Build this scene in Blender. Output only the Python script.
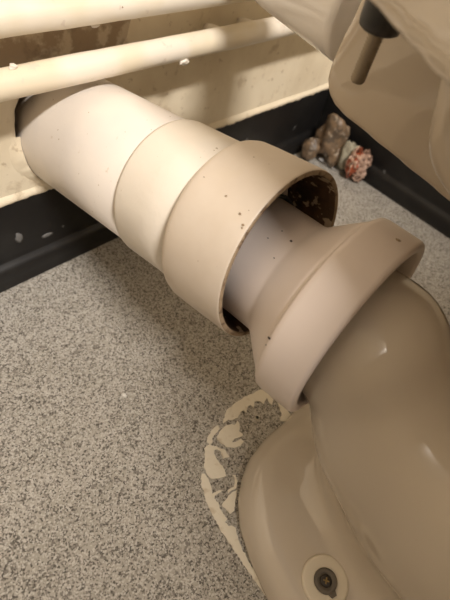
import bpy, bmesh, math, random
import numpy as np
from mathutils import Vector, Matrix
from mathutils import noise as mnoise

for o in list(bpy.data.objects):
    bpy.data.objects.remove(o)
scene = bpy.context.scene
COL = scene.collection

# ------------------------------------------------------------------ camera
YAW, PITCH, ROLL = 1.0164, -0.86175, 0.29557
CAM = Vector((-0.2142, -0.3468, 0.4014))
FPX = 452.8
cyw, syw, cp, sp = math.cos(YAW), math.sin(YAW), math.cos(PITCH), math.sin(PITCH)
FW = Vector((syw * cp, cyw * cp, sp))
_rt = Vector((cyw, -syw, 0))
_up = _rt.cross(FW)
RT = math.cos(ROLL) * _rt + math.sin(ROLL) * _up
UP = -math.sin(ROLL) * _rt + math.cos(ROLL) * _up
cam_data = bpy.data.cameras.new('camera')
cam = bpy.data.objects.new('camera', cam_data)
COL.objects.link(cam)
cam.matrix_world = Matrix(((RT.x, UP.x, -FW.x, CAM.x), (RT.y, UP.y, -FW.y, CAM.y), (RT.z, UP.z, -FW.z, CAM.z), (0, 0, 0, 1)))
cam_data.sensor_fit = 'HORIZONTAL'
cam_data.sensor_width = 36
cam_data.lens = 36 * FPX / 450
cam_data.clip_start = 0.01
cam_data.dof.use_dof = True
cam_data.dof.focus_distance = 0.33
cam_data.dof.aperture_fstop = 11.5
scene.camera = cam


def at_z(x, y, z):
    """floor / level point seen at photo pixel x, y"""
    d = FW + RT * ((x - 225) / FPX) - UP * ((y - 300) / FPX)
    return CAM + d * ((z - CAM.z) / d.z)


# ------------------------------------------------------------------ world, lamps, exposure
world = bpy.data.worlds.new('room_light')
scene.world = world
world.use_nodes = True
bgn = world.node_tree.nodes['Background']
bgn.inputs[0].default_value = (1.0, 0.92, 0.84, 1)
bgn.inputs[1].default_value = 0.20

ld = bpy.data.lights.new('ceiling_lamp', 'AREA')
ld.shape = 'RECTANGLE'
ld.size, ld.size_y = 0.6, 0.2
ld.energy = 108
ld.color = (1.0, 0.94, 0.875)
lamp = bpy.data.objects.new('ceiling_lamp', ld)
COL.objects.link(lamp)
lamp.location = (-0.55, -1.60, 2.35)
lamp.rotation_euler = (0, 0, 0)

scene.view_settings.view_transform = 'Standard'
scene.view_settings.look = 'None'
scene.view_settings.exposure = -0.08
scene.view_settings.gamma = 1.0
scene.view_settings.use_curve_mapping = False


# ------------------------------------------------------------------ materials
def nd(nt, t, **kw):
    n = nt.nodes.new(t)
    for k, v in kw.items():
        if k in n.inputs:
            n.inputs[k].default_value = v
        else:
            setattr(n, k, v)
    return n


def ramp(nt, stops, interp='LINEAR'):
    n = nt.nodes.new('ShaderNodeValToRGB')
    cr = n.color_ramp
    cr.interpolation = interp
    cr.elements[0].position, cr.elements[0].color = stops[0][0], stops[0][1]
    cr.elements[1].position, cr.elements[1].color = stops[-1][0], stops[-1][1]
    for p, c in stops[1:-1]:
        e = cr.elements.new(p)
        e.color = c
    return n


def g(v):
    return (v, v, v, 1)


def mat(name, col, rough=0.5, layers=(), bump=0.0, bscale=60, spec=0.5, coat=0.0, metal=0.0, sss=0.0):
    """layers: (colour, noise_scale, low, high, strength, detail): patches of another colour"""
    m = bpy.data.materials.new(name)
    m.use_nodes = True
    nt = m.node_tree
    b = nt.nodes['Principled BSDF']
    tc = nd(nt, 'ShaderNodeTexCoord')
    geo = nd(nt, 'ShaderNodeNewGeometry')
    src = geo.outputs['Position']
    cur = None
    rgb = nd(nt, 'ShaderNodeRGB')
    rgb.outputs[0].default_value = (*col, 1)
    cur = rgb.outputs[0]
    for i, (c, sc, lo, hi, st, det) in enumerate(layers):
        mp = nd(nt, 'ShaderNodeMapping')
        mp.inputs['Location'].default_value = (i * 3.7 + 1.3, i * 1.9, i * 5.1)
        nt.links.new(src, mp.inputs[0])
        nz = nd(nt, 'ShaderNodeTexNoise', Scale=sc, Detail=det, Roughness=0.6)
        nt.links.new(mp.outputs[0], nz.inputs['Vector'])
        r = ramp(nt, [(lo, g(0)), (hi, g(st))])
        nt.links.new(nz.outputs['Fac'], r.inputs[0])
        mx = nd(nt, 'ShaderNodeMix', data_type='RGBA')
        nt.links.new(r.outputs[0], mx.inputs[0])
        nt.links.new(cur, mx.inputs[6])
        mx.inputs[7].default_value = (*c, 1)
        cur = mx.outputs[2]
    nt.links.new(cur, b.inputs['Base Color'])
    b.inputs['Roughness'].default_value = rough
    b.inputs['Specular IOR Level'].default_value = spec
    b.inputs['Metallic'].default_value = metal
    b.inputs['Coat Weight'].default_value = coat
    b.inputs['Coat Roughness'].default_value = 0.05
    if sss:
        b.inputs['Subsurface Weight'].default_value = sss
        b.inputs['Subsurface Radius'].default_value = (0.01, 0.006, 0.004)
    if bump:
        nz = nd(nt, 'ShaderNodeTexNoise', Scale=bscale, Detail=4)
        nt.links.new(src, nz.inputs['Vector'])
        bp = nd(nt, 'ShaderNodeBump', Strength=bump, Distance=0.002)
        nt.links.new(nz.outputs['Fac'], bp.inputs['Height'])
        nt.links.new(bp.outputs[0], b.inputs['Normal'])
    return m


M = {}
M['wall'] = mat('cream_painted_plaster', (0.80, 0.70, 0.53), 0.55,
                [((0.64, 0.53, 0.37), 14, 0.45, 0.7, 0.6, 3), ((0.42, 0.31, 0.19), 90, 0.62, 0.70, 0.6, 4), ((0.46, 0.35, 0.22), 32, 0.60, 0.68, 0.55, 5)], 0.45, 45)
M['bare_plaster'] = mat('bare_brown_plaster', (0.33, 0.245, 0.16), 0.8,
                        [((0.56, 0.46, 0.33), 38, 0.5, 0.58, 0.9, 4), ((0.20, 0.145, 0.095), 60, 0.55, 0.7, 0.8, 3)], 0.6, 60)
M['hole'] = mat('dark_wall_cavity', (0.10, 0.07, 0.045), 0.9, [((0.2, 0.15, 0.1), 80, 0.5, 0.6, 0.8, 3)], 0.5, 90)
M['skirt'] = mat('black_vinyl', (0.011, 0.0100, 0.0095), 0.42,
                 [((0.022, 0.021, 0.020), 22, 0.5, 0.75, 0.8, 4), ((0.16, 0.16, 0.155), 55, 0.735, 0.76, 0.8, 2)], 0.12, 120, 0.42)
M['pipe_paint'] = mat('cream_gloss_pipe_paint', (0.86, 0.785, 0.67), 0.32,
                      [((0.76, 0.64, 0.42), 13, 0.5, 0.62, 0.5, 2), ((0.70, 0.60, 0.50), 55, 0.62, 0.66, 0.6, 3)], 0.25, 70)
M['soil'] = mat('cream_pvc_soil_pipe', (0.82, 0.745, 0.665), 0.42,
                [((0.72, 0.66, 0.61), 20, 0.45, 0.7, 0.6, 2), ((0.40, 0.29, 0.15), 330, 0.765, 0.785, 0.9, 1),
                 ((0.50, 0.36, 0.2), 60, 0.68, 0.75, 0.5, 4)], 0.10, 160)
M['coupling'] = mat('painted_pvc_coupling', (0.82, 0.745, 0.645), 0.38,
                    [((0.82, 0.75, 0.65), 30, 0.45, 0.65, 0.7, 3), ((0.42, 0.33, 0.22), 260, 0.74, 0.765, 0.8, 2)], 0.18, 130)
M['socket'] = mat('aged_beige_pvc_socket', (0.715, 0.62, 0.52), 0.42,
                  [((0.66, 0.56, 0.455), 24, 0.45, 0.7, 0.7, 3), ((0.70, 0.60, 0.48), 40, 0.55, 0.7, 0.5, 2),
                   ((0.30, 0.20, 0.12), 300, 0.80, 0.82, 0.9, 1)], 0.08, 160)
M['dirt'] = mat('brown_scaled_inside', (0.10, 0.055, 0.028), 0.55,
                [((0.035, 0.02, 0.012), 40, 0.5, 0.6, 0.8, 3), ((0.55, 0.44, 0.32), 75, 0.58, 0.62, 0.9, 3)], 0.6, 110)
M['rimdirt'] = mat('stained_socket_edge', (0.34, 0.25, 0.16), 0.6, [((0.12, 0.07, 0.04), 160, 0.5, 0.62, 0.8, 3)], 0.2, 200)
M['connector'] = mat('pinkish_white_plastic', (0.735, 0.64, 0.585), 0.36,
                     [((0.69, 0.595, 0.54), 22, 0.45, 0.7, 0.6, 2)])
M['seal'] = mat('black_rubber', (0.012, 0.011, 0.011), 0.5)
M['pan'] = mat('champagne_vitreous_china', (0.61, 0.535, 0.445), 0.05,
               [((0.57, 0.495, 0.405), 9, 0.45, 0.65, 0.5, 1)], 0.0, 20, 0.7)
M['cistern'] = mat('white_glazed_china', (0.90, 0.87, 0.85), 0.13, (), 0, 20, 0.55)
M['sealant'] = mat('old_white_sealant', (0.82, 0.755, 0.63), 0.6,
                   [((0.62, 0.52, 0.38), 90, 0.57, 0.68, 0.7, 3)], 0.4, 200)
M['steel'] = mat('dull_zinc_thread', (0.30, 0.25, 0.185), 0.5, [((0.20, 0.16, 0.11), 120, 0.5, 0.7, 0.7, 2)], 0, 20, 0.5, 0, 0.75)
M['black_plastic'] = mat('black_nut_plastic', (0.017, 0.015, 0.013), 0.4)
M['white_cap'] = mat('white_washer_plastic', (0.74, 0.66, 0.53), 0.35)
M['grey_cap'] = mat('grey_washer_plastic', (0.125, 0.105, 0.08), 0.55)
M['brass'] = mat('brass_screw', (0.35, 0.25, 0.10), 0.35, (), 0, 20, 0.5, 0, 0.9)
M['dark_screw'] = mat('dark_screw_recess', (0.03, 0.022, 0.015), 0.5)
M['lump'] = mat('brown_plaster_lump', (0.22, 0.145, 0.085), 0.45, [((0.08, 0.058, 0.04), 60, 0.45, 0.6, 0.9, 4), ((0.45, 0.37, 0.28), 90, 0.58, 0.68, 0.7, 3)], 0.6, 120)
M['lump_pale'] = mat('pale_green_lump', (0.36, 0.33, 0.24), 0.7, [((0.2, 0.17, 0.12), 80, 0.5, 0.62, 0.8, 3)], 0.5, 120)
M['red'] = mat('faded_red_wrapper', (0.36, 0.085, 0.035), 0.5, [((0.55, 0.36, 0.26), 80, 0.48, 0.52, 1.0, 2), ((0.08, 0.03, 0.02), 140, 0.56, 0.6, 0.9, 2)], 0.5, 150)
M['pink'] = mat('pinkish_crumpled_paper', (0.50, 0.34, 0.26), 0.6, [((0.16, 0.09, 0.06), 120, 0.5, 0.56, 1.0, 2)], 0.5, 150)
M['scrap'] = mat('whitish_scrap', (0.55, 0.54, 0.53), 0.5)
M['smear'] = mat('grey_paint_smear', (0.16, 0.155, 0.15), 0.6)
M['added_panel'] = mat('pale_added_panel', (0.62, 0.56, 0.48), 0.4)  # colour of the two added panels out of view
M['crumb'] = mat('white_plaster_crumb', (0.75, 0.72, 0.66), 0.8)


def floor_material():
    m = bpy.data.materials.new('speckled_safety_vinyl')
    m.use_nodes = True
    nt = m.node_tree
    b = nt.nodes['Principled BSDF']
    geo = nd(nt, 'ShaderNodeNewGeometry')
    P = geo.outputs['Position']
    n0 = nd(nt, 'ShaderNodeTexNoise', Scale=30.0, Detail=2.0)
    nt.links.new(P, n0.inputs['Vector'])
    r0 = ramp(nt, [(0.35, (0.38, 0.35, 0.30, 1)), (0.7, (0.44, 0.405, 0.355, 1))])
    nt.links.new(n0.outputs['Fac'], r0.inputs[0])
    cur = r0.outputs[0]
    dn = nd(nt, 'ShaderNodeTexNoise', Scale=1300.0, Detail=1.0)
    nt.links.new(P, dn.inputs['Vector'])
    sc_ = nd(nt, 'ShaderNodeVectorMath', operation='MULTIPLY_ADD')
    nt.links.new(dn.outputs['Color'], sc_.inputs[0])
    sc_.inputs[1].default_value = (0.0015, 0.0015, 0.0)
    nt.links.new(P, sc_.inputs[2])
    for sc, chan, stops in ((820.0, 0, [(0.0, g(0.9)), (0.15, g(0.86)), (0.19, g(0.55)), (0.34, g(0.40)), (0.37, g(0.0)), (1.0, g(0.0))]),
                            (480.0, 1, [(0.0, g(0.6)), (0.13, g(0.5)), (0.17, g(0.0)), (1.0, g(0.0))]),
                            (900.0, 2, [(0.0, g(0.0)), (0.78, g(0.0)), (0.82, g(0.7)), (1.0, g(0.8))])):
        vo = nd(nt, 'ShaderNodeTexVoronoi', Scale=sc)
        nt.links.new(sc_.outputs[0], vo.inputs['Vector'])
        sep = nd(nt, 'ShaderNodeSeparateColor')
        nt.links.new(vo.outputs['Color'], sep.inputs[0])
        r = ramp(nt, stops)
        nt.links.new(sep.outputs[chan], r.inputs[0])
        mx = nd(nt, 'ShaderNodeMix', data_type='RGBA')
        nt.links.new(r.outputs[0], mx.inputs[0])
        nt.links.new(cur, mx.inputs[6])
        mx.inputs[7].default_value = (0.60, 0.57, 0.52, 1) if chan == 2 else (0.06, 0.05, 0.04, 1)
        cur = mx.outputs[2]
    nt.links.new(cur, b.inputs['Base Color'])
    b.inputs['Roughness'].default_value = 0.55
    nb = nd(nt, 'ShaderNodeTexNoise', Scale=400.0, Detail=2.0)
    nt.links.new(P, nb.inputs['Vector'])
    bp = nd(nt, 'ShaderNodeBump', Strength=0.15, Distance=0.0008)
    nt.links.new(nb.outputs['Fac'], bp.inputs['Height'])
    nt.links.new(bp.outputs[0], b.inputs['Normal'])
    return m


M['floor'] = floor_material()


# ------------------------------------------------------------------ helpers
def link(name, me, m, parent=None, smooth=True):
    o = bpy.data.objects.new(name, me)
    COL.objects.link(o)
    for k in (m if isinstance(m, (list, tuple)) else [m]):
        me.materials.append(k)
    if smooth:
        for p in me.polygons:
            p.use_smooth = True
    if parent:
        o.parent = parent
        o.matrix_parent_inverse = parent.matrix_world.inverted()
    return o


def mesh(name, verts, faces):
    me = bpy.data.meshes.new(name)
    me.from_pydata([tuple(v) for v in verts], [], [tuple(f) for f in faces])
    me.update()
    return me


def tag(o, label, cat, group=None, kind=None):
    if label:
        o['label'] = label
    if cat:
        o['category'] = cat
    if group:
        o['group'] = group
    if kind:
        o['kind'] = kind
    return o


def empty(name, loc, label, cat, group=None):
    o = bpy.data.objects.new(name, None)
    COL.objects.link(o)
    o.location = loc
    o.empty_display_size = 0.02
    o.matrix_world = Matrix.Translation(Vector(loc))
    return tag(o, label, cat, group)


def frame(ax):
    ax = Vector(ax).normalized()
    u = ax.cross(Vector((0, 0, 1)))
    if u.length < 1e-4:
        u = Vector((1, 0, 0))
    u.normalize()
    v = ax.cross(u)
    return ax, u, v


def lathe(name, P0, ax, prof, m, parent=None, n=96, mats=None, closed=False, wob=0.0, seed=0):
    """prof: list of (s along axis, radius); mats: material index for each band"""
    ax, u, v = frame(ax)
    P0 = Vector(P0)
    vs, fs = [], []
    for i, (s, r) in enumerate(prof):
        for k in range(n):
            a = 2 * math.pi * k / n
            d = u * math.cos(a) + v * math.sin(a)
            rr = r
            if wob:
                q = P0 + ax * s + d * r
                rr += wob * mnoise.noise(Vector((q.x * 25 + seed, q.y * 25, q.z * 25)))
            vs.append(P0 + ax * s + d * rr)
    mi = []
    L = len(prof)
    for i in range(L if closed else L - 1):
        j = (i + 1) % L
        for k in range(n):
            k2 = (k + 1) % n
            fs.append((i * n + k, i * n + k2, j * n + k2, j * n + k))
            mi.append(mats[i] if mats else 0)
    if not closed:
        if prof[0][1] > 1e-5:
            fs.append(tuple(range(n)))
            mi.append(mats[0] if mats else 0)
        if prof[-1][1] > 1e-5:
            fs.append(tuple((L - 1) * n + k for k in reversed(range(n))))
            mi.append(mats[-1] if mats else 0)
    me = mesh(name, vs, fs)
    o = link(name, me, m, parent)
    for p, k in zip(me.polygons, mi):
        p.material_index = k
    bm = bmesh.new()
    bm.from_mesh(me)
    bmesh.ops.recalc_face_normals(bm, faces=bm.faces)
    bm.to_mesh(me)
    bm.free()
    return o


def lump(name, loc, size, m, parent=None, seed=0, rough=0.35, freq=1.6, sub=3, rot=0.0, ridge=False):
    bm = bmesh.new()
    bmesh.ops.create_icosphere(bm, subdivisions=sub, radius=1)
    R = Matrix.Rotation(rot, 3, 'Z')
    for v in bm.verts:
        q = v.co.copy()
        nz = mnoise.noise(q * freq + Vector((seed * 3.1, seed * 1.7, seed)))
        nz += 0.5 * mnoise.noise(q * freq * 2.3 + Vector((seed, 0, seed * 2.2)))
        if ridge:
            nz = 0.6 - 2.2 * abs(nz)
        q *= 1 + rough * nz
        v.co = R @ Vector((q.x * size[0], q.y * size[1], q.z * size[2])) + Vector(loc)
    me = bpy.data.meshes.new(name)
    bm.to_mesh(me)
    bm.free()
    return link(name, me, m, parent, smooth=not ridge)


def slab(name, pts, z0, z1, m, parent=None):
    n = len(pts)
    vs = [(p[0], p[1], z1) for p in pts] + [(p[0], p[1], z0) for p in pts]
    fs = [tuple(range(n)), tuple(reversed(range(n, 2 * n)))] + [(i, n + i, n + (i + 1) % n, (i + 1) % n) for i in range(n)]
    me = mesh(name, vs, fs)
    bm = bmesh.new()
    bm.from_mesh(me)
    bmesh.ops.recalc_face_normals(bm, faces=bm.faces)
    bmesh.ops.triangulate(bm, faces=[f for f in bm.faces if len(f.verts) > 4])
    bm.to_mesh(me)
    bm.free()
    return link(name, me, m, parent, smooth=False)


def prism_profile(name, prof, a, b, along, m, parent=None):
    """extrude closed 2D profile (d out of the wall, z) between a and b; along = f(t, d, z) -> point"""
    n = len(prof)
    vs = [along(a, d, z) for d, z in prof] + [along(b, d, z) for d, z in prof]
    fs = [(i, (i + 1) % n, n + (i + 1) % n, n + i) for i in range(n)] + [tuple(range(n)), tuple(reversed(range(n, 2 * n)))]
    me = mesh(name, vs, fs)
    bm = bmesh.new()
    bm.from_mesh(me)
    bmesh.ops.recalc_face_normals(bm, faces=bm.faces)
    bm.to_mesh(me)
    bm.free()
    return link(name, me, m, parent, smooth=True)


# ------------------------------------------------------------------ the setting
XR = 0.463                       # right wall
SOIL0 = Vector((0, 0, 0.1467))   # soil pipe axis where it leaves the wall
SOILA = Vector((0.00677, -1, 0.16305)).normalized()

XL, YF, ZT = -0.84, -1.6, 1.5
f = slab('floor', [(XL, 0.0), (XL, YF), (XR, YF), (XR, 0.0)], -0.02, 0.0, M['floor'])
tag(f, 'light grey speckled safety vinyl floor', None, None, 'structure')

# back wall with a ragged hole round the soil pipe
N = 96
hole, outer = [], []
hc = Vector((-0.0005, 0, 0.1475))
for k in range(N):
    a = 2 * math.pi * k / N
    d = Vector((math.cos(a), 0, math.sin(a)))
    r = 0.0562 + 0.0025 * mnoise.noise(Vector((d.x * 2.2, d.z * 2.2, 3))) + 0.001 * mnoise.noise(Vector((d.x * 8, d.z * 8, 1)))
    r += 0.010 * max(0, math.cos(a - math.radians(128))) ** 4
    hole.append(hc + d * r)
    tx = ((XR - hc.x) if d.x > 0 else (XL - hc.x)) / d.x if abs(d.x) > 1e-6 else 1e9
    tz = ((ZT - hc.z) if d.z > 0 else (0 - hc.z)) / d.z if abs(d.z) > 1e-6 else 1e9
    outer.append(hc + d * min(tx, tz))
vs, fs = [], []
RN = 14
for i in range(RN):
    t = (i / (RN - 1)) ** 2
    for k in range(N):
        p = hole[k].lerp(outer[k], t)
        if 0 < i < RN - 1:
            p = p + Vector((0, -0.0022 * max(0, mnoise.noise(Vector((p.x * 14, p.z * 14, 5)))), 0))
        vs.append(p)
for i in range(RN - 1):
    for k in range(N):
        k2 = (k + 1) % N
        fs.append((i * N + k, i * N + k2, (i + 1) * N + k2, (i + 1) * N + k))
base = len(vs)
for k in range(N):
    vs.append(hole[k] + Vector((0, 0.09, 0)))
for k in range(N):
    k2 = (k + 1) % N
    fs.append((k2, k, base + k, base + k2))
fs.append(tuple(base + k for k in range(N)))
# outer corners
for cx, cz in ((XR, ZT), (XL, ZT), (XL, 0), (XR, 0)):
    c = len(vs)
    vs.append((cx, 0, cz))
    kk = min(range(N), key=lambda k: (Vector(outer[k]) - Vector((cx, 0, cz))).length)
    for k in (kk - 1, kk):
        a_, b_ = (RN - 1) * N + k % N, (RN - 1) * N + (k + 1) % N
        pa, pb = vs[a_], vs[b_]
        if abs(pa[0] - pb[0]) > 1e-6 and abs(pa[2] - pb[2]) > 1e-6:
            fs.append((a_, b_, c))
me = mesh('wall_back', vs, fs)
wb = link('wall_back', me, [M['wall'], M['hole']])
for p in me.polygons:
    if any(i >= base and i < base + N for i in p.vertices):
        p.material_index = 1
tag(wb, 'cream painted rough plaster wall behind the pipes', None, None, 'structure')

vs = [(XR, 0, 0), (XR, YF, 0), (XR, YF, ZT), (XR, 0, ZT), (XR + .05, 0, 0), (XR + .05, YF, 0), (XR + .05, YF, ZT), (XR + .05, 0, ZT)]
wr = link('wall_right', mesh('wall_right', vs, [(0, 1, 2, 3), (7, 6, 5, 4), (0, 3, 7, 4), (1, 5, 6, 2), (2, 6, 7, 3), (0, 4, 5, 1)]), M['wall'], None, False)
tag(wr, 'cream painted side wall beyond the toilet', None, None, 'structure')


# unseen panel added to shade the pan foot: the lamp shines over its top
wf = slab('shade_panel', [(XL, -1.20), (XL, -1.22), (XR, -1.22), (XR, -1.20)], 0.12, 1.665, M['added_panel'])
tag(wf, 'pale panel added behind the camera to shade the pan foot', None, None, 'structure')


wl = slab('reflection_panel', [(-0.82, 0.0), (-0.84, 0.0), (-0.84, -1.20), (-0.82, -1.20)], 0.0, 2.1, M['added_panel'])  # unseen side panel, added to give the china glaze something to reflect
tag(wl, 'pale side panel added out of view to reflect in the pan glaze', None, None, 'structure')

# bare brown plaster showing between the heating pipes: irregular flat patches standing proud of the paint
def wall_patch(name, x0, x1, z0, z1, m, seed, y0=-0.0006, depth=0.0030, amp=0.006):
    pts = []
    n = 40
    for i in range(n + 1):
        t = i / n
        x = x0 + (x1 - x0) * t
        e = max(0.0, min(1.0, (x1 - x) / 0.02))
        zl = z1 + (z0 - z1) * math.sqrt(e) - 0.001
        pts.append((x, zl + amp * mnoise.noise(Vector((x * 60, seed, 0))) + amp * .6 * mnoise.noise(Vector((x * 170, seed, 3)))))
    for i in range(n + 1):
        t = 1 - i / n
        x = x0 + (x1 - x0) * t
        pts.append((x, z1 + amp * mnoise.noise(Vector((x * 50, seed, 7)))))
    k = len(pts)
    vs = [(x, -depth, z) for x, z in pts] + [(x, y0 + .002, z) for x, z in pts]
    fs = [tuple(range(k)), tuple(reversed(range(k, 2 * k)))] + [(i, k + i, k + (i + 1) % k, (i + 1) % k) for i in range(k)]
    me = mesh(name, vs, fs)
    bm = bmesh.new()
    bm.from_mesh(me)
    bmesh.ops.recalc_face_normals(bm, faces=bm.faces)
    bmesh.ops.triangulate(bm, faces=[f for f in bm.faces if len(f.verts) > 4])
    bm.to_mesh(me)
    bm.free()
    return link(name, me, m, wb, False)


wall_patch('bare_plaster_patch', -0.30, 0.064, 0.212, 0.259, M['bare_plaster'], 1.0)

# coved black skirting
prof = [(0, 0.0985), (0.0030, 0.0985), (0.0034, 0.097), (0.0034, 0.034), (0.0035, 0.0275), (0.0042, 0.0262), (0.0068, 0.0250), (0.0095, 0.0228), (0.0114, 0.0195), (0.0124, 0.0155),
        (0.0126, 0.0105), (0.0130, 0.0055), (0.0142, 0.0022), (0.0150, 0.0012), (0.0150, 0.0002), (0, 0.0002)]
bb = prism_profile('baseboard_back', prof, XL, XR, lambda t, d, z: (t, -d, z), M['skirt'])
tag(bb, 'black coved vinyl skirting under the cream wall', None, None, 'structure')
br = prism_profile('baseboard_right', prof, YF, -0.0036, lambda t, d, z: (XR - d, t, z), M['skirt'])
tag(br, 'black coved vinyl skirting along the side wall', None, None, 'structure')
for o in (bb, br):
    bev = o.modifiers.new('soften', 'BEVEL')
    bev.width = 0.0012
    bev.segments = 2
    bev.limit_method = 'ANGLE'
    bev.angle_limit = 0.6


def ragged_bead(name, x0, x1, n, seed):
    """paint run over the skirting's top edge, wavy lower edge"""
    vs, fs = [], []
    for i in range(n + 1):
        x = x0 + (x1 - x0) * i / n
        w = 0.0016 + 0.0030 * abs(mnoise.noise(Vector((x * 55, seed, 0)))) + 0.0022 * max(0, mnoise.noise(Vector((x * 140, seed, 2))))
        vs += [(x, -0.0002, 0.1045), (x, -0.0030, 0.1015), (x, -0.0044, 0.0990), (x, -0.0042, 0.0990 - w), (x, -0.0034, 0.0984 - w)]
    for i in range(n):
        for j in range(4):
            a = i * 5 + j
            fs.append((a, a + 1, a + 6, a + 5))
    return link(name, mesh(name, vs, fs), M['wall'], wb)


ragged_bead('paint_bead', -0.5, XR, 420, 2.0)

# paint smears on the skirting
for (x, z, w, h, s) in ((-0.075, 0.052, 0.004, 0.007, 1), (-0.045, 0.040, 0.006, 0.0025, 2), (-0.11, 0.075, 0.002, 0.002, 3), (0.27, 0.06, 0.003, 0.002, 4)):
    o = lump('paint_smear', (x, -0.0037 if z > .041 else -0.0036, z), (w, 0.0006, h), M['smear'], bb, s, 0.4, 1.5, 2)

# plaster crowding the soil pipe along the sides and below
vs, fs = [], []
NC, NP = 120, 9
for i in range(NC + 1):
    a = math.radians(168 + 250 * i / NC)
    d = Vector((math.cos(a), 0, math.sin(a)))
    fade = min(1.0, i / 12, (NC - i) / 12)
    hgt = (0.0045 + 0.0030 * mnoise.noise(Vector((d.x * 3, d.z * 3, 8))) + 0.0015 * mnoise.noise(Vector((d.x * 11, d.z * 11, 2)))) * fade
    wid = 0.010 + 0.006 * mnoise.noise(Vector((d.x * 2.6, d.z * 2.6, 4))) + 0.002 * mnoise.noise(Vector((d.x * 12, d.z * 12, 6)))
    for j in range(NP):
        t = j / (NP - 1)
        y = -hgt * math.cos(t * math.pi / 2) ** 1.4 + 0.0006 * mnoise.noise(Vector((d.x * 20 + j, d.z * 20, j * .7))) * fade + (0.0008 if t == 1 else 0)
        vs.append(Vector((0, 0, 0.1467)) + d * (0.0553 + wid * t) + Vector((0, y, 0)))
for i in range(NC):
    for j in range(NP - 1):
        k = i * NP + j
        fs.append((k, k + 1, k + NP + 1, k + NP))
link('plaster_collar', mesh('plaster_collar', vs, fs), M['wall'], wb)

# ------------------------------------------------------------------ soil pipe in the wall
sp_ = empty('soil_pipe', SOIL0, 'thick cream plastic soil pipe leaving the wall, ending in a wide open socket', 'pipe')
lathe('pipe', SOIL0, SOILA, [(-0.060, 0.0545), (0.0, 0.0550), (0.06, 0.0550), (0.170, 0.0550), (0.170, 0.050), (-0.06, 0.050)], M['soil'], sp_, closed=True, wob=0.0005)
lathe('coupling', SOIL0, SOILA, [(0.1355, 0.0552), (0.1362, 0.0572), (0.139, 0.0577), (0.165, 0.0576), (0.210, 0.0578), (0.210, 0.0555), (0.140, 0.0552)], M['coupling'], sp_, closed=True, wob=0.0004, seed=4)
so = lathe('socket', SOIL0, SOILA,
           [(0.1945, 0.0588), (0.1955, 0.0615), (0.1975, 0.0635), (0.2010, 0.0645), (0.212, 0.0648), (0.235, 0.0648), (0.2505, 0.0647), (0.2520, 0.0643),
            (0.2525, 0.0636), (0.2525, 0.0614), (0.2518, 0.0607), (0.235, 0.0604), (0.205, 0.0602), (0.202, 0.0580)],
           [M['socket'], M['dirt'], M['rimdirt']], sp_, mats=[0, 0, 0, 0, 0, 0, 0, 2, 2, 2, 1, 1, 1, 1], closed=True, n=128)
so['label'] = 'wide socket with a brown stained inside'

# ------------------------------------------------------------------ pan connector
QC = Vector((0.000, -0.3201, 0.1804))
QA = Vector((0.0158, -1, 0.054)).normalized()
pc = empty('pan_connector', QC, 'pinkish white plastic pan connector pushed loosely into the open socket', 'pipe connector')
lathe('tube', QC, QA, [(-0.108, 0.0430), (-0.107, 0.0440), (-0.0595, 0.0440), (-0.0560, 0.0452), (-0.0395, 0.0590), (-0.0350, 0.0625), (-0.0330, 0.0640), (-0.0305, 0.0645),
                       (-0.0290, 0.0645), (-0.0290, 0.060), (-0.036, 0.059), (-0.058, 0.0405), (-0.108, 0.0405)], M['connector'], pc, closed=True, n=128)
lathe('collar', QC, QA, [(-0.0310, 0.0650), (-0.0306, 0.0672), (-0.0290, 0.0688), (-0.026, 0.0693), (-0.003, 0.0687), (-0.0012, 0.0680), (-0.0002, 0.0666),
                         (0.0, 0.0645), (-0.0003, 0.0620), (-0.002, 0.0606), (-0.028, 0.0606), (-0.0300, 0.062)], M['connector'], pc, closed=True, n=128)
lathe('rubber_seal', QC, QA, [(-0.020, 0.0606), (-0.012, 0.0606), (-0.013, 0.0572), (-0.017, 0.0566), (-0.020, 0.0575)], M['seal'], pc, closed=True, n=96)
lathe('fin_seal', QC, QA, [(-0.100, 0.0435), (-0.097, 0.0435), (-0.0945, 0.0470), (-0.096, 0.0475)], M['seal'], pc, closed=True, n=96)


def stick_on(px, py, cyl_r, P0, A, rad, m, parent, name, seed=0):
    """small mark on the surface of a cylinder, seen at pixel px, py"""
    d = (FW + RT * ((px - 225) / FPX) - UP * ((py - 300) / FPX)).normalized()
    w = CAM - P0
    dp = d - A * d.dot(A)
    wp = w - A * w.dot(A)
    a, b, c = dp.dot(dp), 2 * dp.dot(wp), wp.dot(wp) - cyl_r ** 2
    D = max(b * b - 4 * a * c, 0)
    P = CAM + d * ((-b - math.sqrt(D)) / (2 * a))
    nrm = (P - P0) - A * (P - P0).dot(A)
    nrm.normalize()
    bm = bmesh.new()
    bmesh.ops.create_icosphere(bm, subdivisions=2, radius=1)
    u = A
    v = nrm.cross(A)
    for vv in bm.verts:
        q = vv.co * (1 + .4 * mnoise.noise(vv.co * 2 + Vector((seed, seed * 2, 0))))
        vv.co = P + u * q.x * rad + v * q.y * rad * .8 + nrm * q.z * rad * .25
    me = bpy.data.meshes.new(name)
    bm.to_mesh(me)
    bm.free()
    return link(name, me, m, parent)


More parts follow.
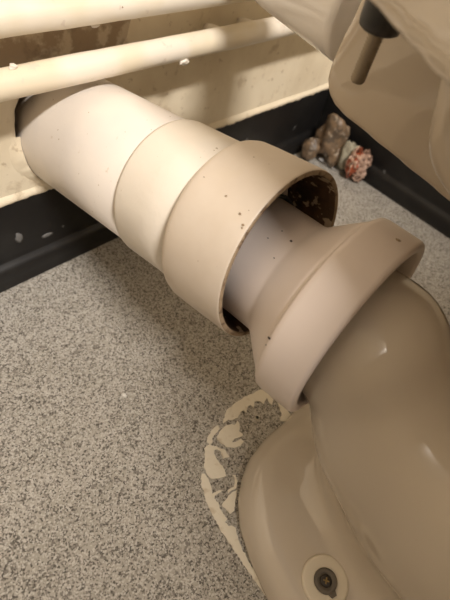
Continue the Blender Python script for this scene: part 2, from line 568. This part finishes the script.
stick_on(398, 240, 0.0690, QC, QA, 0.0017, M['rimdirt'], pc, 'moulding_mark', 1)['label'] = 'small brown moulding mark'
for i, (x, y, r) in enumerate(((268, 238, .0005), (282, 231, .0005), (291, 241, .0009), (274, 258, .0005), (269, 338, .0010), (266, 345, .0005))):
    stick_on(x, y, 0.0440 if y < 300 else 0.0690, QC, QA, r, M['dark_screw'], pc, 'dirt_speck', i)
for i, (x, y, r) in enumerate(((226, 196, .0009), (240, 214, .0010), (254, 157, .0006), (204, 177, .0005), (242, 228, .0008), (243, 225, .0010))):
    stick_on(x, y, 0.0648, SOIL0, SOILA, r, M['rimdirt'], sp_, 'dirt_speck', i + 10)

# ------------------------------------------------------------------ toilet pan: one smooth china body from a distance field
X0 = 0.012


def smin(a, b, k):
    h = np.clip(0.5 + 0.5 * (b - a) / k, 0, 1)
    return b + (a - b) * h - k * h * (1 - h)


def smax(a, b, k):
    return -smin(-a, -b, k)


H = 0.0036
gx = np.arange(-0.20, 0.225, H)
gy = np.arange(-0.86, -0.17, H)
gz = np.arange(-0.012, 0.40, H)
X, Y, Z = np.meshgrid(gx, gy, gz, indexing='ij')
X = X.astype(np.float32)
Y = Y.astype(np.float32)
Z = Z.astype(np.float32)


def cone_seg(a, b, ra, rb):
    a, b = np.array(a), np.array(b)
    ba = b - a
    t = np.clip(((X - a[0]) * ba[0] + (Y - a[1]) * ba[1] + (Z - a[2]) * ba[2]) / (ba @ ba), 0, 1)
    t2 = t * t * (3 - 2 * t)
    return np.sqrt((X - a[0] - t * ba[0]) ** 2 + (Y - a[1] - t * ba[1]) ** 2 + (Z - a[2] - t * ba[2]) ** 2) - (ra + (rb - ra) * t2)


def ellipsoid(c, r):
    q = np.sqrt(((X - c[0]) / r[0]) ** 2 + ((Y - c[1]) / r[1]) ** 2 + ((Z - c[2]) / r[2]) ** 2)
    return (q - 1) * min(r)


def plane(p, n):
    n = np.array(n, float)
    n /= np.linalg.norm(n)
    return (X - p[0]) * n[0] + (Y - p[1]) * n[1] + (Z - p[2]) * n[2]


def poly2(pts):
    """signed distance to polygon in plan"""
    gx2, gy2 = X[:, :, 0], Y[:, :, 0]
    d = np.full(gx2.shape, 1e9)
    s = np.ones(gx2.shape)
    n = len(pts)
    for i in range(n):
        ax_, ay_ = pts[i]
        bx_, by_ = pts[i - 1]
        ex, ey = bx_ - ax_, by_ - ay_
        wx, wy = gx2 - ax_, gy2 - ay_
        t = np.clip((wx * ex + wy * ey) / (ex * ex + ey * ey), 0, 1)
        d = np.minimum(d, (wx - ex * t) ** 2 + (wy - ey * t) ** 2)
        c1, c2, c3 = gy2 >= ay_, gy2 < by_, ex * wy > ey * wx
        flip = (c1 & c2 & c3) | (~c1 & ~c2 & ~c3)
        s = np.where(flip, -s, s)
    return (s * np.sqrt(d))[:, :, None]


# foot
half = [(0.012, -0.3165), (-0.018, -0.312), (-0.040, -0.313), (-0.056, -0.319), (-0.073, -0.330), (-0.087, -0.346), (-0.098, -0.368),
        (-0.107, -0.394), (-0.114, -0.435), (-0.116, -0.55), (-0.098, -0.64), (-0.05, -0.70), (0.012, -0.715)]
FOOT = half + [(2 * X0 - x, y) for x, y in reversed(half[1:-1])]
d2 = poly2(FOOT)
rr = 0.022
qx = np.maximum(d2 + rr, 0)
qz = np.maximum(np.abs(Z) - 0.030 + rr, 0)
foot = np.sqrt(qx ** 2 + qz ** 2) + np.minimum(np.maximum(d2 + rr, np.abs(Z) - 0.030 + rr), 0) - rr
foot = foot.astype(np.float32)
# outlet and trap
trap = cone_seg((-0.001, -0.28, 0.1765), (0.000, -0.328, 0.1755), 0.0485, 0.0490)
trap = smin(trap, cone_seg((0.000, -0.330, 0.1750), (0.003, -0.385, 0.126), 0.0490, 0.056), 0.008)
trap = smin(trap, cone_seg((0.003, -0.385, 0.128), (0.010, -0.43, 0.115), 0.055, 0.070), 0.02)
trap = smin(trap, cone_seg((0.010, -0.43, 0.115), (0.012, -0.49, 0.125), 0.070, 0.080), 0.02)
trap = smin(trap, cone_seg((0.012, -0.49, 0.125), (0.012, -0.57, 0.20), 0.080, 0.09), 0.03)
trap = np.maximum(trap, Y + 0.2965)
# pedestal
t = np.clip(Z / 0.30, 0, 1)
pa, pb = 0.052 + 0.045 * t, 0.150 + 0.0 * t
ped = (np.sqrt(((X - X0) / pa) ** 2 + ((Y + 0.520) / pb) ** 2) - 1) * pa
ped = smax(ped, Z - 0.17, 0.03)
body = smin(trap, ped, 0.035)
body = smin(body, foot, 0.045)
# bowl
bowl = smax(ellipsoid((X0, -0.600, 0.400), (0.180, 0.255, 0.200)), Z - 0.378, 0.012)
body = smin(body, bowl, 0.05)
# back of the bowl under the deck
col = smax(smax(plane((0.03, -0.288, 0.27), (0.0, 1, -0.35)), plane((0.03, -0.312, 0.266), (0, 0.45, -1)), 0.012),
           smax(np.abs(X - 0.062) - 0.030, smax(Z - 0.36, -0.46 - Y, 0.01), 0.015), 0.02)
body = smin(body, col, 0.025)
body = smax(body, -ellipsoid((X0, -0.610, 0.410), (0.135, 0.205, 0.185)), 0.014)
# deck with short left lip, deep web on the far side
deck = smax(plane((-0.053, -0.305, 0.35), (-1, 0.277, 0)), plane((0.103, -0.3, 0.35), (1, 0, 0)), 0.012)
deck = smax(deck, smax(Y + 0.182, -0.47 - Y, 0.01), 0.016)
deck = smax(deck, smax(plane((0, -0.305, 0.3450), (0, 0.19, -1)), Z - 0.378, 0.006), 0.006)
web = smax(np.abs(X - 0.090) - 0.0075, smax(Z - 0.37, -0.40 - Y, 0.005), 0.006)
web2 = smax(plane((0.08, -0.1860, 0.27), (0, 1, 0.12)), plane((0.08, -0.289, 0.2440), (0, 0.125, -1)), 0.028)
web = smax(web, web2, 0.006)
deck = smin(deck, web, 0.010)
body = smin(body, deck, 0.010)
body = np.maximum(body, -Z + 0.0003)


def surface_nets(F, o, h):
    S = F < 0
    nx, ny, nz = F.shape
    c = np.zeros((nx - 1, ny - 1, nz - 1), np.int8)
    for i in (0, 1):
        for j in (0, 1):
            for k in (0, 1):
                c += S[i:nx - 1 + i, j:ny - 1 + j, k:nz - 1 + k]
    act = (c > 0) & (c < 8)
    idx = -np.ones(act.shape, np.int64)
    I = np.argwhere(act)
    idx[act] = np.arange(len(I))
    acc = np.zeros((len(I), 3))
    cnt = np.zeros(len(I))
    corners = [(i, j, k) for i in (0, 1) for j in (0, 1) for k in (0, 1)]
    for a in corners:
        for ax_ in range(3):
            if a[ax_] == 0:
                b = list(a)
                b[ax_] = 1
                fa = F[I[:, 0] + a[0], I[:, 1] + a[1], I[:, 2] + a[2]]
                fb = F[I[:, 0] + b[0], I[:, 1] + b[1], I[:, 2] + b[2]]
                m_ = (fa < 0) != (fb < 0)
                tt = np.where(m_, fa / np.where(m_, fa - fb, 1), 0)
                P = np.array(a, float)[None, :].repeat(len(I), 0)
                P[:, ax_] += tt
                acc[m_] += P[m_]
                cnt[m_] += 1
    V = (I + acc / cnt[:, None]) * h + np.array(o)
    faces = []
    for ax_ in range(3):
        u_, v_ = (ax_ + 1) % 3, (ax_ + 2) % 3
        sl0 = [slice(None)] * 3
        sl1 = [slice(None)] * 3
        sl0[ax_] = slice(0, -1)
        sl1[ax_] = slice(1, None)
        A_, B_ = S[tuple(sl0)], S[tuple(sl1)]
        E = np.argwhere(A_ != B_)
        ok = (E[:, u_] > 0) & (E[:, v_] > 0) & (E[:, u_] < F.shape[u_] - 1) & (E[:, v_] < F.shape[v_] - 1)
        E = E[ok]
        flip = A_[E[:, 0], E[:, 1], E[:, 2]]
        q = []
        for du, dv in ((1, 1), (0, 1), (0, 0), (1, 0)):
            C_ = E.copy()
            C_[:, u_] -= du
            C_[:, v_] -= dv
            q.append(idx[C_[:, 0], C_[:, 1], C_[:, 2]])
        q = np.stack(q, 1)
        q[~flip] = q[~flip][:, ::-1]
        faces.append(q)
    return V, np.concatenate(faces)


V, Fc = surface_nets(body, (gx[0], gy[0], gz[0]), H)
# fair the surface (volume keeping smoothing)
ed = np.concatenate([Fc[:, [0, 1]], Fc[:, [1, 2]], Fc[:, [2, 3]], Fc[:, [3, 0]]])
deg = np.bincount(ed.ravel(), minlength=len(V)).astype(float)[:, None]
for it in range(8):
    for lam in (0.55, -0.57):
        s_ = np.zeros_like(V)
        np.add.at(s_, ed[:, 0], V[ed[:, 1]])
        np.add.at(s_, ed[:, 1], V[ed[:, 0]])
        V = V + lam * (s_ / deg - V)
V[:, 2] = np.maximum(V[:, 2], 0.0003)
me = bpy.data.meshes.new('china_body')
me.vertices.add(len(V))
me.vertices.foreach_set('co', V.astype(np.float32).ravel())
me.loops.add(Fc.size)
me.loops.foreach_set('vertex_index', Fc.astype(np.int32).ravel())
me.polygons.add(len(Fc))
me.polygons.foreach_set('loop_start', np.arange(0, Fc.size, 4, dtype=np.int32))
me.polygons.foreach_set('loop_total', np.full(len(Fc), 4, np.int32))
me.polygons.foreach_set('use_smooth', np.ones(len(Fc), bool))
me.update(calc_edges=True)
me.validate()
pan = link('toilet_pan', me, M['pan'])
tag(pan, 'champagne glazed china toilet pan with a curved outlet and flanged foot on the floor', 'toilet')

# ------------------------------------------------------------------ flush pipe behind the deck
def sweep(name, path, r, m, parent=None, n=64):
    vs, fs = [], []
    T0 = None
    for i, p in enumerate(path):
        a_ = path[max(i - 1, 0)]
        b_ = path[min(i + 1, len(path) - 1)]
        T = (b_ - a_).normalized()
        U = Vector((1, 0, 0))
        U = (U - T * U.dot(T)).normalized()
        W = T.cross(U)
        for k in range(n):
            a2 = 2 * math.pi * k / n
            vs.append(p + (U * math.cos(a2) + W * math.sin(a2)) * r)
    for i in range(len(path) - 1):
        for k in range(n):
            k2 = (k + 1) % n
            fs.append((i * n + k, i * n + k2, (i + 1) * n + k2, (i + 1) * n + k))
    fs.append(tuple(range(n)))
    fs.append(tuple((len(path) - 1) * n + k for k in reversed(range(n))))
    me = mesh(name, vs, fs)
    bm = bmesh.new()
    bm.from_mesh(me)
    bmesh.ops.recalc_face_normals(bm, faces=bm.faces)
    bm.to_mesh(me)
    bm.free()
    return link(name, me, m, parent)


FR = 0.036
E1, E2 = Vector((0.140, -0.063, 0.270)), Vector((0.113, -0.174, 0.270))   # lower silhouette of the tube
ad = (E2 - E1).normalized()
nv = (E1.lerp(E2, .5) - CAM).cross(ad).normalized()
if nv.z < 0:
    nv = -nv
a1 = E1 + nv * FR + ad * 0.022
a2 = E2 + nv * FR + ad * 0.007
fp = empty('flush_pipe', (a2.x, a2.y, a2.z - FR), 'thick white plastic flush pipe curving in behind the pan deck', 'pipe')
path = [a2 + (a1 - a2) * (i / 10) for i in range(11)]
RB = 0.042
upv = Vector((0, 0, 1))
for i in range(1, 13):
    an = math.pi / 2 * i / 12
    path.append(a1 - ad * (RB * math.sin(an)) + upv * (RB * (1 - math.cos(an))))
top = path[-1]
path += [top + upv * (0.1 * i) for i in range(1, 11)]
sweep('tube', path, FR, M['cistern'], fp)

# ------------------------------------------------------------------ heating pipes on the wall
PY, PZ1, PZ2, PR = -0.0329, 0.2242, 0.2658, 0.0106
PIPES = []
for z, lab in ((PZ1, 'cream painted heating pipe running just above the soil pipe, the lower of two'),
               (PZ2, 'cream painted heating pipe on the wall, the upper of two')):
    root = empty('heating_pipe', (0, PY, z), lab, 'pipe', 'heating pipes along the back wall')
    pr = [(-0.818 + 1.279 * i / 180, PR + 0.00025 * mnoise.noise(Vector((i * .4, z * 50, 0)))) for i in range(181)]
    lathe('tube', (0, PY, z), (1, 0, 0), pr, M['pipe_paint'], root, n=40, wob=0.0004)
    PIPES.append(root)
for root, z, xs in ((PIPES[0], PZ1, (0.155, 0.205)), (PIPES[1], PZ2, (-0.2,))):
    for x in xs:
        lump('clip', (x, -0.016, z - 0.004), (0.006, 0.0175, 0.0085), M['pipe_paint'], root, 3, 0.12, 1.0, 3)
for root, x, y, z, s, k in ((PIPES[0], -0.0665, PY - 0.001, PZ1 + PR + 0.0005, (0.003, 0.002, 0.0022), 1),
                            (PIPES[1], 0.000, PY - 0.003, PZ2 - PR - 0.0002, (0.0032, 0.002, 0.0016), 2),
                            (PIPES[0], 0.092, PY - 0.007, PZ1 - PR + 0.0012, (0.0058, 0.0022, 0.0032), 5)):
    lump('paint_drip', (x, y, z), s, M['coupling'], root, k, 0.45, 1.6, 3)
lump('paint_chip', (0.019, PY - 0.0100, PZ2 + 0.002), (0.0009, 0.0006, 0.0009), M['rimdirt'], PIPES[1], 4, 0.4, 1.6, 2)

# ------------------------------------------------------------------ cistern bolt with its black nut
BX, BY = 0.0335, -0.2345
root = empty('deck_bolt', (BX, BY, 0.299), 'threaded metal bolt with black cone nut hanging under the pan deck', 'bolt')
pr = [(0.0, 0.0001), (0.0, 0.0030), (0.0008, 0.0038)]
zz = 0.0012
while zz < 0.046:
    pr += [(zz, 0.0036), (zz + 0.0008, 0.0043)]
    zz += 0.0017
pr += [(0.0475, 0.0036), (0.0475, 0.0001)]
lathe('threaded_rod', (BX, BY, 0.299), (0, 0, 1), pr, M['steel'], root, n=32)
nut = lathe('cone_nut', (BX, BY, 0.299), (0, 0, 1), [(0.0265, 0.0042), (0.0265, 0.0085), (0.0280, 0.0108), (0.0310, 0.0114), (0.0440, 0.0120), (0.0495, 0.0125), (0.0495, 0.0042)],
            M['black_plastic'], root, n=40, closed=True)

# ------------------------------------------------------------------ floor fixing screw in the foot
SZ = 0.030
for it in range(6):                     # sit the washer on the china of the foot
    SP = at_z(325, 581, SZ)
    colz = body[int(round((SP.x - gx[0]) / H)), int(round((SP.y - gy[0]) / H)), :]
    kz = max(k for k in range(len(gz) - 1) if colz[k] < 0 and gz[k] < 0.09)
    SZ = float(gz[kz] + H * colz[kz] / (colz[kz] - colz[kz + 1])) + 0.0012
SP = at_z(325, 581, SZ)
root = empty('fixing_screw', SP, 'floor fixing screw with grey cap washer on a white washer in the pan foot', 'screw')
lathe('white_washer', SP, (0, 0, 1), [(-0.005, 0.0175), (0.0008, 0.0175), (0.0018, 0.0165), (0.0020, 0.0150), (0.0012, 0.0100), (0.0012, 0.0020), (-0.004, 0.0020)], M['white_cap'], root, n=64, closed=True)
cap = lathe('grey_washer', SP, (0, 0, 1), [(0.0013, 0.0086), (0.0030, 0.0084), (0.0036, 0.0076), (0.0034, 0.0056), (0.0026, 0.0050), (0.0026, 0.0012), (0.0013, 0.0012)], M['grey_cap'], root, n=48, closed=True)
dv = Vector((RT.x, RT.y, 0)).normalized() * 0.35 - Vector((UP.x, UP.y, 0)).normalized()
dv.normalize()
sd = Vector((-dv.y, dv.x, 0))
tb = [SP + dv * 0.0070 + sd * 0.0032, SP + dv * 0.0070 - sd * 0.0032, SP + dv * 0.0112 - sd * 0.0020, SP + dv * 0.0112 + sd * 0.0020]
slab('tab', tb, SP.z + 0.0013, SP.z + 0.0030, M['grey_cap'], cap)
scr = lathe('screw_head', SP, (0, 0, 1), [(0.0020, 0.0001), (0.0020, 0.0044), (0.0030, 0.0043), (0.0036, 0.0033), (0.0037, 0.0001)], M['dark_screw'], root, n=32)
for a in (0.5, 0.5 + math.pi / 2):
    u = Vector((math.cos(a), math.sin(a), 0))
    w = Vector((-u.y, u.x, 0))
    slab('cross_slot', [SP + u * .0022 + w * .0005, SP - u * .0022 + w * .0005, SP - u * .0022 - w * .0005, SP + u * .0022 - w * .0005], SP.z + .0034, SP.z + .0040, M['brass'], scr)

ix, iy, iz = (int(round((SP.x - gx[0]) / H)), int(round((SP.y - gy[0]) / H)), int(round((SP.z - gz[0]) / H)))
gr = Vector((float(body[ix + 3, iy, iz] - body[ix - 3, iy, iz]), float(body[ix, iy + 3, iz] - body[ix, iy - 3, iz]), float(body[ix, iy, iz + 3] - body[ix, iy, iz - 3]))).normalized()
root.rotation_mode = 'QUATERNION'
root.rotation_quaternion = Vector((0, 0, 1)).rotation_difference(gr)

# ------------------------------------------------------------------ old sealant left on the floor round the foot
root = empty('sealant_residue', at_z(215, 470, 0), 'ragged ring of old white sealant flaking on the floor round the pan foot', 'sealant')
A = lambda pts, ox, oy, s: [(ox + x / s, oy + y / s) for x, y in pts]
FL = [
    A([(185, 245), (195, 195), (215, 160), (260, 125), (320, 90), (380, 60), (410, 52), (450, 85), (470, 110), (462, 140), (445, 130), (435, 100), (415, 135), (395, 120), (365, 120), (358, 155),
       (340, 140), (325, 148), (318, 185), (300, 172), (285, 180), (270, 215), (240, 225), (215, 222), (200, 235)], 190, 380, 5.625),
    A([(95, 350), (105, 310), (135, 270), (160, 255), (165, 275), (145, 300), (125, 330), (125, 355), (110, 362)], 190, 380, 5.625),
    A([(150, 320), (165, 290), (190, 265), (225, 250), (250, 252), (265, 228), (280, 255), (275, 290), (300, 310), (280, 322), (250, 330), (235, 350), (255, 348), (285, 330), (302, 345), (285, 370), (250, 382), (200, 375), (165, 345)], 190, 380, 5.625),
    A([(80, 385), (100, 365), (150, 372), (200, 395), (222, 430), (185, 445), (175, 405), (150, 390), (135, 395), (140, 425), (165, 465), (195, 505), (202, 540), (170, 550), (120, 555), (95, 530), (78, 490), (85, 430)], 190, 380, 5.625),
    A([(68, 75), (62, 130), (80, 190), (95, 240), (125, 310), (165, 380), (205, 440), (250, 510), (285, 562), (330, 630), (380, 700), (440, 790), (475, 790), (420, 700), (365, 620), (325, 562), (290, 490), (270, 430), (255, 380), (235, 368), (215, 372),
       (195, 350), (210, 330), (185, 300), (165, 265), (160, 240), (130, 215), (125, 190), (120, 150), (105, 110), (85, 80)], 190, 460, 5.625),
    A([(180, 250), (215, 200), (240, 180), (268, 165), (262, 200), (252, 240), (250, 285), (225, 305), (205, 280)], 190, 460, 5.625),
    A([(240, 85), (255, 85), (268, 120), (262, 155), (235, 170), (215, 190), (212, 170), (245, 150), (252, 120)], 190, 460, 5.625),
    A([(125, 190), (165, 170), (190, 172), (155, 190), (140, 200), (138, 220), (128, 215)], 190, 460, 5.625),
    A([(370, 200), (385, 205), (392, 220), (375, 224), (364, 212)], 190, 380, 5.625),
    A([(240, 62), (262, 78), (275, 95), (262, 112), (245, 112), (250, 90)], 190, 380, 2.727),
    A([(285, 92), (310, 80), (335, 62), (345, 85), (320, 90), (292, 104)], 190, 380, 2.727),
    A([(180, 95), (190, 100), (186, 108), (178, 104)], 190, 380, 2.727),
]
rnd = random.Random(4)
for pts in FL:
    q = []
    n = len(pts)
    for i in range(n):
        x0, y0 = pts[i]
        x1, y1 = pts[(i + 1) % n]
        L = math.hypot(x1 - x0, y1 - y0)
        k = max(1, int(L / 2.2))
        for j in range(k):
            t_ = j / k
            jj = 0.7 if 0 < j else 0
            q.append((x0 + (x1 - x0) * t_ + rnd.uniform(-jj, jj), y0 + (y1 - y0) * t_ + rnd.uniform(-jj, jj)))
    w = [at_z(x, y, 0.001) for x, y in q]
    slab('sealant_flake', w, 0.0001, 0.0013, M['sealant'], root)

# ------------------------------------------------------------------ rubbish in the corner, crumb on the floor
GRP = 'rubble in the corner by the side wall'


def on_floor(o):
    lo = min(v.co.z for v in o.data.vertices)
    for v in o.data.vertices:
        v.co.z -= lo - 0.0004
    return o


for i, (x, y, s, m, lab) in enumerate((
        (0.433, -0.050, (0.020, 0.024, 0.036), 'lump', 'tall brown lump of rubble leaning in the skirting corner'),
        (0.405, -0.036, (0.013, 0.013, 0.018), 'lump', 'small brown lump of rubble by the back skirting'),
        (0.430, -0.070, (0.012, 0.011, 0.015), 'lump', 'low brown lump of rubble beside the white scrap'),
        (0.434, -0.088, (0.013, 0.012, 0.026), 'lump_pale', 'pale greenish lump of rubble beside the red wrapper'))):
    o = on_floor(lump('rubble_lump', (x, y, s[2]), s, M[m], None, i * 2.3 + 1, 0.42, 1.7, 3, i))
    tag(o, lab, 'rubble', GRP)
rw = empty('crumpled_wrapper', (0.430, -0.112, 0), 'crumpled red and pink wrapper lying against the side skirting', 'wrapper')
o1 = on_floor(lump('red_fold', (0.426, -0.106, 0.018), (0.010, 0.010, 0.024), M['red'], rw, 5, 0.5, 2.4, 3, 0.4, True))
o2 = lump('pink_fold', (0.436, -0.114, 0.034), (0.012, 0.012, 0.018), M['pink'], rw, 8, 0.55, 2.6, 3, 0.9, True)
o3 = on_floor(lump('pink_fold', (0.434, -0.119, 0.012), (0.010, 0.009, 0.013), M['pink'], rw, 11, 0.5, 2.6, 3, 0.2, True))
pts = [at_z(322, 156, .001), at_z(345, 166, .001), at_z(347, 171, .001), at_z(338, 172, .001), at_z(318, 161, .001)]
vs = [Vector((p.x, p.y, 0.0005 + (0.004 if i in (0, 4) else 0))) for i, p in enumerate(pts)]
vs += [v + Vector((0, 0, 0.0012)) for v in vs]
k = 5
me = mesh('paper_scrap', vs, [tuple(reversed(range(k))), tuple(range(k, 2 * k))] + [(i, (i + 1) % k, k + (i + 1) % k, k + i) for i in range(k)])
tag(link('paper_scrap', me, M['scrap'], None, False), 'whitish strip of scrap lying on the floor before the corner rubble', 'scrap')
p = at_z(124, 395, 0.002)
tag(on_floor(lump('plaster_crumb', (p.x, p.y, 0.002), (0.0018, 0.0026, 0.0016), M['crumb'], None, 3, 0.4, 1.6, 2, 0.5)), 'tiny white plaster crumb on the bare floor', 'crumb')
